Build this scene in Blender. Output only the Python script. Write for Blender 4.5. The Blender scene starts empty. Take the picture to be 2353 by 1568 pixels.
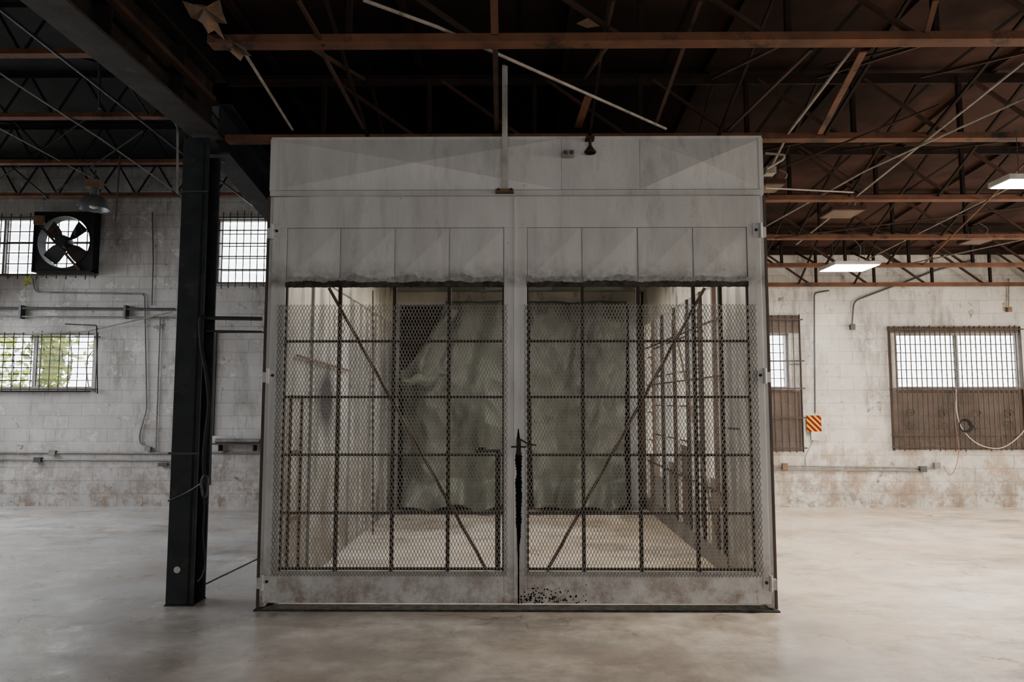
import bpy, math, random
from mathutils import Vector, Matrix, noise
random.seed(7)
C = bpy.context.scene.collection
PI = math.pi
V = Vector
# ---------------------------------------------------------------- camera
F = 1650.0; W_, H_ = 2353, 1568
HC = 1.6
cam_d = bpy.data.cameras.new('camera'); cam = bpy.data.objects.new('camera', cam_d); C.objects.link(cam)
cam_d.sensor_width = 36; cam_d.lens = F/W_*36; cam_d.clip_end = 300
cam.location = (0, 0, HC)
cam.rotation_euler = (math.radians(90)+math.atan(141/F), 0, math.atan(16/F))
bpy.context.scene.camera = cam
R3 = cam.rotation_euler.to_matrix()
def P(px, py, Y):
    d = R3 @ V(((px-W_/2)/F, -(py-H_/2)/F, -1)); t = Y/d.y
    return V((d.x*t, Y, HC+d.z*t))
def PF(px, py):
    d = R3 @ V(((px-W_/2)/F, -(py-H_/2)/F, -1)); t = -HC/d.z
    return V((d.x*t, d.y*t, 0))
# ---------------------------------------------------------------- materials
def nodes(name):
    m = bpy.data.materials.new(name); m.use_nodes = True
    nt = m.node_tree; b = nt.nodes['Principled BSDF']
    return m, nt, b
def N(nt, t, **k):
    n = nt.nodes.new(t)
    for a, v in k.items(): setattr(n, a, v)
    return n
def pos(nt, scale=(1, 1, 1)):
    g = N(nt, 'ShaderNodeNewGeometry'); mp = N(nt, 'ShaderNodeMapping'); mp.inputs['Scale'].default_value = scale
    nt.links.new(g.outputs['Position'], mp.inputs['Vector']); return mp.outputs['Vector']
def nz(nt, vec, s, det=5, rough=.6, lo=.35, hi=.65):
    n = N(nt, 'ShaderNodeTexNoise'); n.inputs['Scale'].default_value = s; n.inputs['Detail'].default_value = det
    n.inputs['Roughness'].default_value = rough; nt.links.new(vec, n.inputs['Vector'])
    r = N(nt, 'ShaderNodeMapRange'); r.inputs[1].default_value = lo; r.inputs[2].default_value = hi
    nt.links.new(n.outputs['Fac'], r.inputs[0]); return r.outputs[0]
def mixc(nt, fac, a, b):
    x = N(nt, 'ShaderNodeMix', data_type='RGBA')
    if hasattr(fac, 'links'): nt.links.new(fac, x.inputs[0])
    else: x.inputs[0].default_value = fac
    for s, i in ((a, 6), (b, 7)):
        if hasattr(s, 'links'): nt.links.new(s, x.inputs[i])
        else: x.inputs[i].default_value = (*s, 1)
    return x.outputs[2]
def mul(nt, a, b):
    x = N(nt, 'ShaderNodeMath', operation='MULTIPLY')
    for s, i in ((a, 0), (b, 1)):
        if hasattr(s, 'links'): nt.links.new(s, x.inputs[i])
        else: x.inputs[i].default_value = s
    return x.outputs[0]
def axis(nt, i, lo, hi):
    g = N(nt, 'ShaderNodeNewGeometry'); sp = N(nt, 'ShaderNodeSeparateXYZ'); nt.links.new(g.outputs['Position'], sp.inputs[0])
    r = N(nt, 'ShaderNodeMapRange'); r.inputs[1].default_value = lo; r.inputs[2].default_value = hi; nt.links.new(sp.outputs[i], r.inputs[0]); return r.outputs[0]
def bumpit(nt, b, h, st=.3, dist=.01):
    bp = N(nt, 'ShaderNodeBump'); bp.inputs['Strength'].default_value = st; bp.inputs['Distance'].default_value = dist
    nt.links.new(h, bp.inputs['Height']); nt.links.new(bp.outputs[0], b.inputs['Normal'])
def mat(name, c1, c2=None, s=4, c3=None, s3=1.5, t3=.58, rough=.6, metal=0, bump=.15, stretch=(1, 1, 1), dist=.01, spec=None):
    m, nt, b = nodes(name); v = pos(nt, stretch)
    c2 = c2 or tuple(x*.7 for x in c1)
    f = nz(nt, v, s); col = mixc(nt, f, c1, c2)
    if c3: col = mixc(nt, nz(nt, v, s3, 8, .7, t3, t3+.12), col, c3)
    nt.links.new(col, b.inputs['Base Color']); b.inputs['Roughness'].default_value = rough; b.inputs['Metallic'].default_value = metal
    if spec is not None: b.inputs['Specular IOR Level'].default_value = spec
    if bump: bumpit(nt, b, f, bump, dist)
    return m
def emis(name, col, st):
    m, nt, b = nodes(name); b.inputs['Base Color'].default_value = (*col, 1)
    b.inputs['Emission Color'].default_value = (*col, 1); b.inputs['Emission Strength'].default_value = st
    return m
def booth_mat():
    m, nt, b = nodes('dirty_white_enamel'); v = pos(nt, (1.6, 1.6, .5)); v1 = pos(nt)
    f = nz(nt, v, 2.2); col = mixc(nt, f, (.49, .495, .49), (.40, .40, .395))
    col = mixc(nt, mul(nt, nz(nt, v, 3.0, 9, .75, .54, .70), .65), col, (.25, .24, .225))
    col = mixc(nt, mul(nt, nz(nt, pos(nt, (5, 5, .35)), 2.2, 6, .6, .56, .72), .4), col, (.25, .24, .225))
    col = mixc(nt, mul(nt, mul(nt, axis(nt, 2, 2.74, 2.56), axis(nt, 2, 2.50, 2.56)), nz(nt, v1, 6, 8, .75, .35, .6)), col, (.15, .145, .135))
    col = mixc(nt, mul(nt, axis(nt, 2, .6, 0), nz(nt, v1, 5, 9, .75, .42, .60)), col, (.17, .12, .09))
    col = mixc(nt, nz(nt, v1, 9, 9, .8, .65, .675), col, (.09, .06, .045))
    nt.links.new(col, b.inputs['Base Color']); b.inputs['Roughness'].default_value = .42
    bumpit(nt, b, f, .2, .015); return m
BOOTH = booth_mat()
BOOTH_IN = mat('booth_inner_paint', (.58, .54, .46), (.38, .36, .31), 1.6, (.18, .165, .14), 2.4, .52, rough=.5, stretch=(1, 1, .5))
GREY_IN = mat('booth_inner_grey', (.28, .29, .29), (.17, .18, .18), 1.4, (.08, .08, .08), 2.0, .52, rough=.5, stretch=(1, 1, .4))
RUSTY = mat('rusty_bar', (.042, .030, .023), (.020, .015, .013), 9, rough=.8, spec=.2)
BRACE = mat('rusty_brace', (.12, .070, .044), (.06, .038, .026), 6, rough=.75)
JOIST = mat('joist_brown', (.140, .062, .033), (.075, .036, .022), 4, (.020, .014, .011), 3, .55, rough=.75, spec=.2)
JMID = mat('joist_mid', (.052, .026, .017), (.028, .015, .011), 5, rough=.8, spec=.2)
JDARK = mat('joist_dark', (.020, .012, .009), (.010, .007, .005), 5, rough=.8, spec=.15)
JBLACK = mat('joist_grey', (.014, .014, .015), (.007, .007, .008), 5, (.035, .017, .011), 2, .58, rough=.75, spec=.2)
STEEL = mat('column_black_steel', (.007, .010, .013), (.018, .022, .026), 6, (.055, .040, .030), 4, .575, rough=.5, spec=.35)
GIRD = mat('girder_steel', (.018, .014, .013), (.007, .006, .006), 4, (.045, .034, .027), 5, .60, rough=.7, spec=.2)
GFL = mat('girder_flange', (.036, .031, .027), (.015, .013, .012), 5, (.075, .065, .055), 6, .60, rough=.65, spec=.25)
PIPE = mat('grey_conduit', (.18, .175, .17), (.10, .095, .09), 8, rough=.5)
PIPEB = mat('painted_conduit', (.26, .235, .205), (.15, .135, .115), 8, (.07, .048, .032), 9, .57, rough=.6)
PIPED = mat('dark_conduit', (.045, .05, .052), (.025, .027, .03), 8, rough=.5)
BLACK = mat('black_rubber', (.008, .008, .009), (.012, .012, .012), 12, rough=.6, spec=.2)
WHITEP = mat('white_post_paint', (.38, .365, .34), (.23, .22, .205), 7, (.07, .055, .042), 9, .60, rough=.5)
MESHM = mat('expanded_metal', (.25, .235, .21), (.15, .137, .12), 6, (.07, .052, .04), 7, .58, rough=.6, metal=.1, bump=0)
SOOT = mat('black_paint_drip', (.004, .004, .004), (.009, .009, .009), 14, rough=1, spec=0, bump=0)
EDGE = mat('torn_dark_edge', (.022, .022, .020), (.06, .057, .052), 16, rough=.9, spec=.1)
FUZZ = mat('torn_filter_fuzz', (.30, .295, .29), (.16, .155, .15), 22, rough=.9, bump=.5)
DRAPE = mat('sheet_green_grey', (.098, .108, .086), (.055, .061, .050), 1.2, (.022, .025, .020), 1.4, .53, rough=.5, stretch=(1, 1, .5), bump=.5, dist=.05)
DRAPEG = mat('sheet_pale_green', (.15, .175, .14), (.085, .098, .080), 1.8, rough=.55, bump=.4, dist=.03)
FRAMEM = mat('window_frame', (.26, .25, .235), (.13, .12, .11), 6, rough=.6)
BARM = mat('window_bar', (.065, .048, .039), (.032, .026, .022), 7, rough=.8, spec=.2)
ORANGE = mat('torn_insulation', (.17, .10, .06), (.065, .04, .027), 9, (.02, .013, .01), 6, .55, rough=.9)
BRASS = mat('warm_rust', (.19, .10, .05), (.10, .055, .03), 10, rough=.7)
GALV = mat('galvanised', (.20, .21, .22), (.12, .12, .13), 5, rough=.4, metal=.4)
REDC = mat('red_cord', (.22, .10, .075), (.15, .07, .055), 9, rough=.6)
WHC = mat('white_cable', (.5, .48, .45), (.36, .35, .33), 9, rough=.5)
LEAF = mat('leaf_green', (.46, .52, .02), (.18, .28, .015), 5, (.70, .60, .03), 8, .52, rough=.6, bump=0)
LIT = emis('lit_diffuser', (.93, .97, 1), 30)
BLIT = emis('booth_tube', (1, .95, .84), 5)
GROUND = mat('outside_ground', (.4, .4, .38), (.3, .32, .25), 1, rough=.9)
FENCE = mat('pale_fence', (.5, .5, .5), (.4, .4, .4), 3, rough=.8)
RUSTSH = mat('rusty_steel', (.085, .055, .040), (.045, .032, .025), 3, (.13, .095, .075), 2, .6, rough=.8)
CURB = mat('booth_curb', (.17, .15, .13), (.09, .078, .066), 3, (.05, .04, .032), 3, .55, rough=.8)
SIGNY = mat('sign_yellow', (.58, .36, .004), (.48, .30, .004), 9, rough=.7, bump=0, spec=.1)
SIGNR = mat('sign_red', (.13, .006, .005), (.10, .005, .004), 9, rough=.7, bump=0, spec=.1)

def block_mat(name):
    m, nt, b = nodes(name); g = N(nt, 'ShaderNodeNewGeometry'); sp = N(nt, 'ShaderNodeSeparateXYZ'); nt.links.new(g.outputs['Position'], sp.inputs[0])
    cb = N(nt, 'ShaderNodeCombineXYZ'); ad = N(nt, 'ShaderNodeMath', operation='ADD'); nt.links.new(sp.outputs[0], ad.inputs[0]); nt.links.new(sp.outputs[1], ad.inputs[1])
    nt.links.new(ad.outputs[0], cb.inputs[0]); nt.links.new(sp.outputs[2], cb.inputs[1])
    nn = N(nt, 'ShaderNodeTexNoise'); nn.inputs['Scale'].default_value = 5; nn.inputs['Detail'].default_value = 4; nt.links.new(cb.outputs[0], nn.inputs['Vector'])
    sc = N(nt, 'ShaderNodeVectorMath', operation='SCALE'); sc.inputs['Scale'].default_value = .022; nt.links.new(nn.outputs['Color'], sc.inputs[0])
    a2 = N(nt, 'ShaderNodeVectorMath', operation='ADD'); nt.links.new(cb.outputs[0], a2.inputs[0]); nt.links.new(sc.outputs[0], a2.inputs[1])
    br = N(nt, 'ShaderNodeTexBrick'); nt.links.new(a2.outputs[0], br.inputs['Vector'])
    br.inputs['Scale'].default_value = 1; br.inputs['Mortar Size'].default_value = .010; br.inputs['Brick Width'].default_value = .4; br.inputs['Row Height'].default_value = .2
    br.inputs['Mortar Smooth'].default_value = 1
    br.inputs['Color1'].default_value = (1, 1, 1, 1); br.inputs['Color2'].default_value = (.86, .86, .86, 1); br.inputs['Mortar'].default_value = (.60, .58, .56, 1)
    v = pos(nt); v2 = pos(nt, (1, 1, .3))
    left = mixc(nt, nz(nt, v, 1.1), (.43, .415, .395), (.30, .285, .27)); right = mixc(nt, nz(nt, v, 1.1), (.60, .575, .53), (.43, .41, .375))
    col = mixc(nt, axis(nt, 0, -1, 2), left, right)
    col = mixc(nt, mul(nt, nz(nt, v2, 1.7, 10, .78, .49, .62), .8), col, (.19, .175, .16))
    col = mixc(nt, nz(nt, v, 3.0, 12, .85, .59, .61), col, (.15, .13, .11))
    col = mixc(nt, mul(nt, nz(nt, v, 2.2, 12, .85, .57, .59), .6), col, (.60, .585, .55))
    pe = mul(nt, mul(nt, axis(nt, 0, 3, 4.5), axis(nt, 2, 2.4, .2)), nz(nt, v, 2.4, 10, .82, .49, .55))
    col = mixc(nt, mul(nt, pe, .8), col, (.33, .24, .17))
    col = mixc(nt, mul(nt, axis(nt, 2, 1.1, 0), nz(nt, v, 3.5, 9, .8, .47, .58)), col, (.20, .15, .115))
    mm = N(nt, 'ShaderNodeMix', data_type='RGBA', blend_type='MULTIPLY'); nt.links.new(nz(nt, v, 1.6, 4, .6, .2, .6), mm.inputs[0])
    nt.links.new(col, mm.inputs[6]); nt.links.new(br.outputs['Color'], mm.inputs[7])
    nt.links.new(mm.outputs[2], b.inputs['Base Color']); b.inputs['Roughness'].default_value = .8
    bumpit(nt, b, br.outputs['Color'], .3, .012)
    return m
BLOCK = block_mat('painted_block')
def floor_mat():
    m, nt, b = nodes('worn_concrete'); v = pos(nt); vs = pos(nt, (.7, 1.2, 1)); vr = pos(nt, (1.1, .8, 1))
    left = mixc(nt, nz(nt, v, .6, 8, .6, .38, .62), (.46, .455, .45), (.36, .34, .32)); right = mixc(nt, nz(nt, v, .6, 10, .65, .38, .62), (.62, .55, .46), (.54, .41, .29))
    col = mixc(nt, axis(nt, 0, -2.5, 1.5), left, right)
    col = mixc(nt, mul(nt, nz(nt, vs, .8, 14, .75, .46, .62), .7), col, (.29, .235, .19))
    col = mixc(nt, mul(nt, nz(nt, vr, 1.4, 14, .78, .53, .62), .6), col, (.64, .59, .52))
    col = mixc(nt, mul(nt, nz(nt, vs, .6, 15, .82, .51, .62), .75), col, (.13, .11, .095))
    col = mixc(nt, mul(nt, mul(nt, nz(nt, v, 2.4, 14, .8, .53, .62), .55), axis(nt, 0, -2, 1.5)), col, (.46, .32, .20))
    col = mixc(nt, mul(nt, nz(nt, v, 6, 12, .85, .61, .64), .8), col, (.10, .08, .065))
    fg = mul(nt, axis(nt, 1, 5.8, 4.2), nz(nt, v, .8, 12, .72, .34, .58))
    col = mixc(nt, mul(nt, fg, .62), col, (.17, .125, .092))
    ap = mul(nt, mul(nt, axis(nt, 1, 5.9, 5.5), mul(nt, axis(nt, 0, 2.8, 1.6), axis(nt, 0, -3.6, -2.6))), nz(nt, v, 1.2, 10, .7, .36, .56))
    col = mixc(nt, mul(nt, ap, .6), col, (.14, .13, .12))
    vo = N(nt, 'ShaderNodeTexVoronoi', feature='DISTANCE_TO_EDGE'); vo.inputs['Scale'].default_value = .5
    nn = N(nt, 'ShaderNodeTexNoise'); nn.inputs['Scale'].default_value = 1.8; nn.inputs['Detail'].default_value = 8; nt.links.new(v, nn.inputs['Vector'])
    ad = N(nt, 'ShaderNodeVectorMath', operation='ADD'); nt.links.new(v, ad.inputs[0]); nt.links.new(nn.outputs['Color'], ad.inputs[1]); nt.links.new(ad.outputs[0], vo.inputs['Vector'])
    cr = N(nt, 'ShaderNodeMapRange'); cr.inputs[1].default_value = .006; cr.inputs[2].default_value = 0; nt.links.new(vo.outputs['Distance'], cr.inputs[0])
    col = mixc(nt, mul(nt, cr.outputs[0], mul(nt, nz(nt, v, 1.2, 4, .6, .45, .6), .85)), col, (.06, .05, .042))
    nt.links.new(col, b.inputs['Base Color'])
    r = N(nt, 'ShaderNodeMapRange'); r.inputs[3].default_value = .22; r.inputs[4].default_value = .5; nt.links.new(nz(nt, v, 1.7, 9, .7), r.inputs[0]); nt.links.new(r.outputs[0], b.inputs['Roughness'])
    bumpit(nt, b, nz(nt, v, 7), .08, .01)
    return m
FLOOR = floor_mat()
def deck_mat():
    m, nt, b = nodes('roof_deck'); v = pos(nt)
    col = mixc(nt, nz(nt, v, 1.0), (.068, .036, .027), (.040, .022, .017))
    col = mixc(nt, nz(nt, v, .5, 6, .6, .46, .62), col, (.016, .009, .008))
    so = mul(nt, axis(nt, 0, 3.4, 1.2), axis(nt, 1, 4.0, 5.0))  # shade over the booth, painted into the deck colour as a dark area
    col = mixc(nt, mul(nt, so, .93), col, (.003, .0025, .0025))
    br = N(nt, 'ShaderNodeTexBrick'); nt.links.new(v, br.inputs['Vector']); br.inputs['Scale'].default_value = 1
    br.inputs['Brick Width'].default_value = 1.2; br.inputs['Row Height'].default_value = 1.5; br.inputs['Mortar Size'].default_value = .02; br.offset = 0
    br.inputs['Color1'].default_value = (1, 1, 1, 1); br.inputs['Color2'].default_value = (.75, .75, .75, 1); br.inputs['Mortar'].default_value = (.15, .15, .15, 1)
    mm = N(nt, 'ShaderNodeMix', data_type='RGBA', blend_type='MULTIPLY'); mm.inputs[0].default_value = 1
    nt.links.new(col, mm.inputs[6]); nt.links.new(br.outputs['Color'], mm.inputs[7]); nt.links.new(mm.outputs[2], b.inputs['Base Color'])
    b.inputs['Roughness'].default_value = .95; b.inputs['Specular IOR Level'].default_value = .1; return m
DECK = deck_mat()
def clear_mat(name, op, c1=(.8, .86, .9), c2=(.55, .6, .62), s=6, rough=.3):
    m, nt, b = nodes(name); out = nt.nodes['Material Output']
    b.inputs['Roughness'].default_value = rough
    nt.links.new(mixc(nt, nz(nt, pos(nt), s), c1, c2), b.inputs['Base Color'])
    t = N(nt, 'ShaderNodeBsdfTransparent'); x = N(nt, 'ShaderNodeMixShader'); x.inputs[0].default_value = op
    nt.links.new(t.outputs[0], x.inputs[1]); nt.links.new(b.outputs[0], x.inputs[2]); nt.links.new(x.outputs[0], out.inputs[0]); return m
GLASS = clear_mat('louvre_glass', .14); DGLASS = clear_mat('dusty_glass', .25)
SCREENM = clear_mat('rusty_screen', .45, (.10, .063, .046), (.055, .04, .032), 3, .9)
def leftwall_mat():
    m, nt, b = nodes('booth_side_stained'); v = pos(nt)
    col = mixc(nt, nz(nt, pos(nt, (1, 1, .4)), 1.4), (.40, .395, .375), (.20, .205, .205))
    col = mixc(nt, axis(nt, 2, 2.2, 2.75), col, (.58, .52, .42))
    col = mixc(nt, mul(nt, nz(nt, pos(nt, (3, 3, .4)), 1.8, 8, .7, .46, .60), .85), col, (.11, .108, .102))
    col = mixc(nt, mul(nt, axis(nt, 2, 1.3, .1), nz(nt, v, 3, 8, .7, .4, .58)), col, (.12, .095, .075))
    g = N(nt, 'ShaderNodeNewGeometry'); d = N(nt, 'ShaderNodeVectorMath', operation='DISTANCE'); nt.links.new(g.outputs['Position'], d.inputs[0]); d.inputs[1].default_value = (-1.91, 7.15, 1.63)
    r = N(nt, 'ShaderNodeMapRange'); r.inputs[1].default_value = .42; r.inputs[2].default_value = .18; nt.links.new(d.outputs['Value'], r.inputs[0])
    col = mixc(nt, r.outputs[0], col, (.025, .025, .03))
    nt.links.new(col, b.inputs['Base Color']); b.inputs['Roughness'].default_value = .4; return m
LSIDE = leftwall_mat()
# ---------------------------------------------------------------- geometry helpers
BASE = {}
class MB:
    def __init__(s): s.v = []; s.f = []
    def add(s, vs, fs):
        k = len(s.v); s.v += [tuple(x) for x in vs]; s.f += [tuple(i+k for i in f) for f in fs]; return s
    def box(s, x0, x1, y0, y1, z0, z1):
        return s.add([(x0, y0, z0), (x1, y0, z0), (x1, y1, z0), (x0, y1, z0), (x0, y0, z1), (x1, y0, z1), (x1, y1, z1), (x0, y1, z1)],
                     [(0, 3, 2, 1), (4, 5, 6, 7), (0, 1, 5, 4), (1, 2, 6, 5), (2, 3, 7, 6), (3, 0, 4, 7)])
    def bar(s, p, q, w, h, up=(0, 1, 0)):
        p = V(p); q = V(q); d = (q-p).normalized(); u = V(up)
        if abs(d.dot(u)) > .98: u = V((1, 0, 0))
        a = d.cross(u).normalized(); b = a.cross(d).normalized()
        vs = []
        for c in (p, q):
            for i, j in ((-1, -1), (1, -1), (1, 1), (-1, 1)): vs.append(c+a*(w/2*i)+b*(h/2*j))
        return s.add(vs, [(0, 1, 2, 3), (7, 6, 5, 4), (0, 4, 5, 1), (1, 5, 6, 2), (2, 6, 7, 3), (3, 7, 4, 0)])
    def tube(s, pts, r, n=8):
        pts = [V(p) for p in pts]; prev = None; k = len(s.v); m = len(pts)
        for i, p in enumerate(pts):
            d = (pts[min(i+1, m-1)]-pts[max(i-1, 0)]).normalized()
            if prev is None:
                a = d.cross(V((0, 0, 1)) if abs(d.z) < .9 else V((1, 0, 0))).normalized()
            else: a = (prev-d*prev.dot(d)).normalized()
            prev = a; b = d.cross(a)
            for j in range(n): s.v.append(tuple(p+(a*math.cos(2*PI*j/n)+b*math.sin(2*PI*j/n))*r))
        for i in range(m-1):
            for j in range(n):
                s.f.append((k+i*n+j, k+i*n+(j+1) % n, k+(i+1)*n+(j+1) % n, k+(i+1)*n+j))
        s.f.append(tuple(k+j for j in reversed(range(n)))); s.f.append(tuple(k+(m-1)*n+j for j in range(n)))
        return s
    def lathe(s, c, prof, n=24, ax='z'):
        k = len(s.v); c = V(c)
        for r, z in prof:
            for j in range(n):
                a = 2*PI*j/n; u, w = r*math.cos(a), r*math.sin(a)
                s.v.append(tuple(c+(V((u, w, z)) if ax == 'z' else V((u, z, w)) if ax == 'y' else V((z, u, w)))))
        for i in range(len(prof)-1):
            for j in range(n): s.f.append((k+i*n+j, k+i*n+(j+1) % n, k+(i+1)*n+(j+1) % n, k+(i+1)*n+j))
        return s
    def pyr(s, x0, x1, z0, z1, y, ybase, dep):
        cx, cz = (x0+x1)/2, (z0+z1)/2
        return s.add([(x0, y, z0), (x1, y, z0), (x1, y, z1), (x0, y, z1), (cx, y-dep, cz), (x0, ybase, z0), (x1, ybase, z0), (x1, ybase, z1), (x0, ybase, z1)],
                     [(0, 1, 4), (1, 2, 4), (2, 3, 4), (3, 0, 4), (0, 5, 6, 1), (1, 6, 7, 2), (2, 7, 8, 3), (3, 8, 5, 0), (5, 8, 7, 6)])
    def build(s, name, m, parent=None, smooth=False, bevel=0, zero=False):
        xs = [p[0] for p in s.v]; ys = [p[1] for p in s.v]; zs = [p[2] for p in s.v]
        c = V((0, 0, 0)) if zero else V(((min(xs)+max(xs))/2, (min(ys)+max(ys))/2, min(zs)))
        me = bpy.data.meshes.new(name); me.from_pydata([(x-c.x, y-c.y, z-c.z) for x, y, z in s.v], [], s.f); me.update()
        me.materials.append(m)
        if smooth:
            for p in me.polygons: p.use_smooth = True
            try: me.set_sharp_from_angle(angle=math.radians(40))
            except Exception: pass
        o = bpy.data.objects.new(name, me); C.objects.link(o)
        b = BASE[parent.name] if parent else V((0, 0, 0))
        o.parent = parent; o.location = c-b; BASE[o.name] = c.copy()
        if bevel:
            bm = o.modifiers.new('bevel', 'BEVEL'); bm.width = bevel; bm.segments = 2; bm.limit_method = 'ANGLE'
        return o
def tag(o, label, cat, group=None, kind=None):
    o['label'] = label; o['category'] = cat
    if group: o['group'] = group
    if kind: o['kind'] = kind
    return o
def thing(name, loc, label, cat, group=None, kind=None):
    o = bpy.data.objects.new(name, None); o.empty_display_size = .1; C.objects.link(o); o.location = loc; BASE[o.name] = V(loc)
    return tag(o, label, cat, group, kind)
def cp(o, dx=0, dy=0, dz=0):
    c = o.copy(); C.objects.link(c); c.location = o.location+V((dx, dy, dz)); BASE[c.name] = BASE[o.name]+V((dx, dy, dz)); return c
def bend(pts, r=.06, n=5):
    pts = [V(p) for p in pts]; out = [pts[0]]
    for i in range(1, len(pts)-1):
        a, b, c = pts[i-1], pts[i], pts[i+1]; ra = min(r, (a-b).length*.45, (c-b).length*.45)
        p = b+(a-b).normalized()*ra; q = b+(c-b).normalized()*ra
        for k in range(n+1):
            t = k/n; out.append(p*(1-t)**2+b*2*t*(1-t)+q*t*t)
    out.append(pts[-1]); return out
def spline(pts, n=8):
    pts = [V(p) for p in pts]; out = []
    for i in range(len(pts)-1):
        p0 = pts[max(i-1, 0)]; p1 = pts[i]; p2 = pts[i+1]; p3 = pts[min(i+2, len(pts)-1)]
        for k in range(n):
            t = k/n; out.append(.5*((2*p1)+(p2-p0)*t+(2*p0-5*p1+4*p2-p3)*t*t+(3*p1-p0-3*p2+p3)*t**3))
    out.append(pts[-1]); return out
# ---------------------------------------------------------------- room shell
XL, XR, YB, YFRONT = -9.6, 9.2, 11.2, -9.0
tag(MB().box(XL, XR, YFRONT, YB+.2, -.2, 0).build('floor', FLOOR, zero=True), 'worn stained concrete floor of the empty warehouse', 'floor', kind='structure')
WIN = {1: (-180, 218, 500, 632), 2: (497, 690, 502, 652), 3: (-180, 214, 766, 893), 4: (1690, 1814, 766, 893), 5: (2060, 2350, 766, 893)}
INF = {1: (-120, 205, 898, 1023), 2: (490, 640, 762, 1002), 3: (2065, 2352, 900, 1034), 4: (1700, 1840, 900, 1038)}
def rect(r, Y=YB):
    cxm = (r[0]+r[1])/2
    return (P(r[0], (r[2]+r[3])/2, Y).x, P(r[1], (r[2]+r[3])/2, Y).x, P(cxm, r[3], Y).z, P(cxm, r[2], Y).z)
holes = [rect(r) for r in WIN.values()]; inf = [rect(r) for r in INF.values()]
def holed(mb, x0, x1, z0, z1, y0, y1, hs):
    xs = sorted({x0, x1, *[h[0] for h in hs], *[h[1] for h in hs]}); zs = sorted({z0, z1, *[h[2] for h in hs], *[h[3] for h in hs]})
    xs = [x for x in xs if x0 <= x <= x1]; zs = [z for z in zs if z0 <= z <= z1]
    for i in range(len(xs)-1):
        for j in range(len(zs)-1):
            cx, cz = (xs[i]+xs[i+1])/2, (zs[j]+zs[j+1])/2
            if any(h[0] < cx < h[1] and h[2] < cz < h[3] for h in hs): continue
            mb.box(xs[i], xs[i+1], y0, y1, zs[j], zs[j+1])
    return mb
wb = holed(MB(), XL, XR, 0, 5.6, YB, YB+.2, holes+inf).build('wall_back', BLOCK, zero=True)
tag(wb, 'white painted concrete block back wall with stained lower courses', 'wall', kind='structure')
for h in inf:
    MB().box(h[0]+.02, h[1]-.02, YB+.05, YB+.15, h[2], h[3]-.02).build('block_infill', BLOCK, wb)
    MB().box(h[0], h[1], YB+.15, YB+.17, h[2], h[3]).build('dark_joint', BLACK, wb)
for nm, b in (('wall_left', (XL-.2, XL, YFRONT, YB+.2, 0, 5.6)), ('wall_right', (XR, XR+.2, YFRONT, YB+.2, 0, 5.6)), ('wall_front', (XL, XR, YFRONT-.2, YFRONT, 0, 5.6))):
    tag(MB().box(*b).build(nm, BLOCK, zero=True), 'painted block wall closing the '+nm[5:]+' side of the hall', 'wall', kind='structure')
RJ = [(4.2, 100), (5.87, 323), (7.3, 462), (8.7, 550), (10.0, 614), (11.0, 658)]
RJZ = [P(1900, py, Y).z for Y, py in RJ]
XM = -2.62
DEP = .56
pts = [(YFRONT, RJZ[0]+DEP+.06), (RJ[0][0], RJZ[0]+DEP+.06)]+[(RJ[i][0], RJZ[i]+DEP+.06) for i in range(1, 6)]+[(YB+.2, RJZ[5]+DEP+.04)]
XC = XM-.15
mb = MB()
for (ya, za), (yb, zb) in zip(pts[:-1], pts[1:]):
    mb.add([(XC, ya, za), (XR, ya, za), (XR, yb, zb), (XC, yb, zb), (XC, ya, za+.1), (XR, ya, za+.1), (XR, yb, zb+.1), (XC, yb, zb+.1)],
           [(0, 3, 2, 1), (4, 5, 6, 7), (0, 1, 5, 4), (1, 2, 6, 5), (2, 3, 7, 6), (3, 0, 4, 7)])
x = XM+.6
while x < XR:
    for (ya, za), (yb, zb) in zip(pts[:-1], pts[1:]): mb.bar((x, ya, za-.02), (x, yb, zb-.02), .05, .04, (0, 0, 1))
    x += 1.2
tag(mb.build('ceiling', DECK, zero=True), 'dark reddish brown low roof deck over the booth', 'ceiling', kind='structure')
tag(MB().box(XL, XC, YFRONT, YB+.2, 5.42, 5.55).build('ceiling', JBLACK, zero=True), 'dark higher roof deck over the left bay', 'ceiling', kind='structure')
mb = MB(); mb.box(XC-.06, XC, YFRONT, YB, 4.36, 5.42)
mb.add([(XC-.06, 5.9, 4.36), (XC-.06, YB, 4.36), (XC-.06, YB, 3.55), (XC-.06, 5.9, 4.25), (XC, 5.9, 4.36), (XC, YB, 4.36), (XC, YB, 3.55), (XC, 5.9, 4.25)],
       [(0, 1, 2, 3), (7, 6, 5, 4), (0, 4, 5, 1), (2, 6, 7, 3), (1, 5, 6, 2), (3, 7, 4, 0)])
tag(mb.build('wall_middle', JBLACK, zero=True), 'dark upstand closing the step between high and low roofs', 'wall', kind='structure')
tag(MB().bar(PF(445, 1356)+V((0, 0, .0012)), PF(603, 1280)+V((0, 0, .0012)), .022, .004, (0, 0, 1)).build('trim_1', BLACK, zero=True), 'dark joint line in the floor between the column and the booth', 'floor joint', kind='structure')
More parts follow.
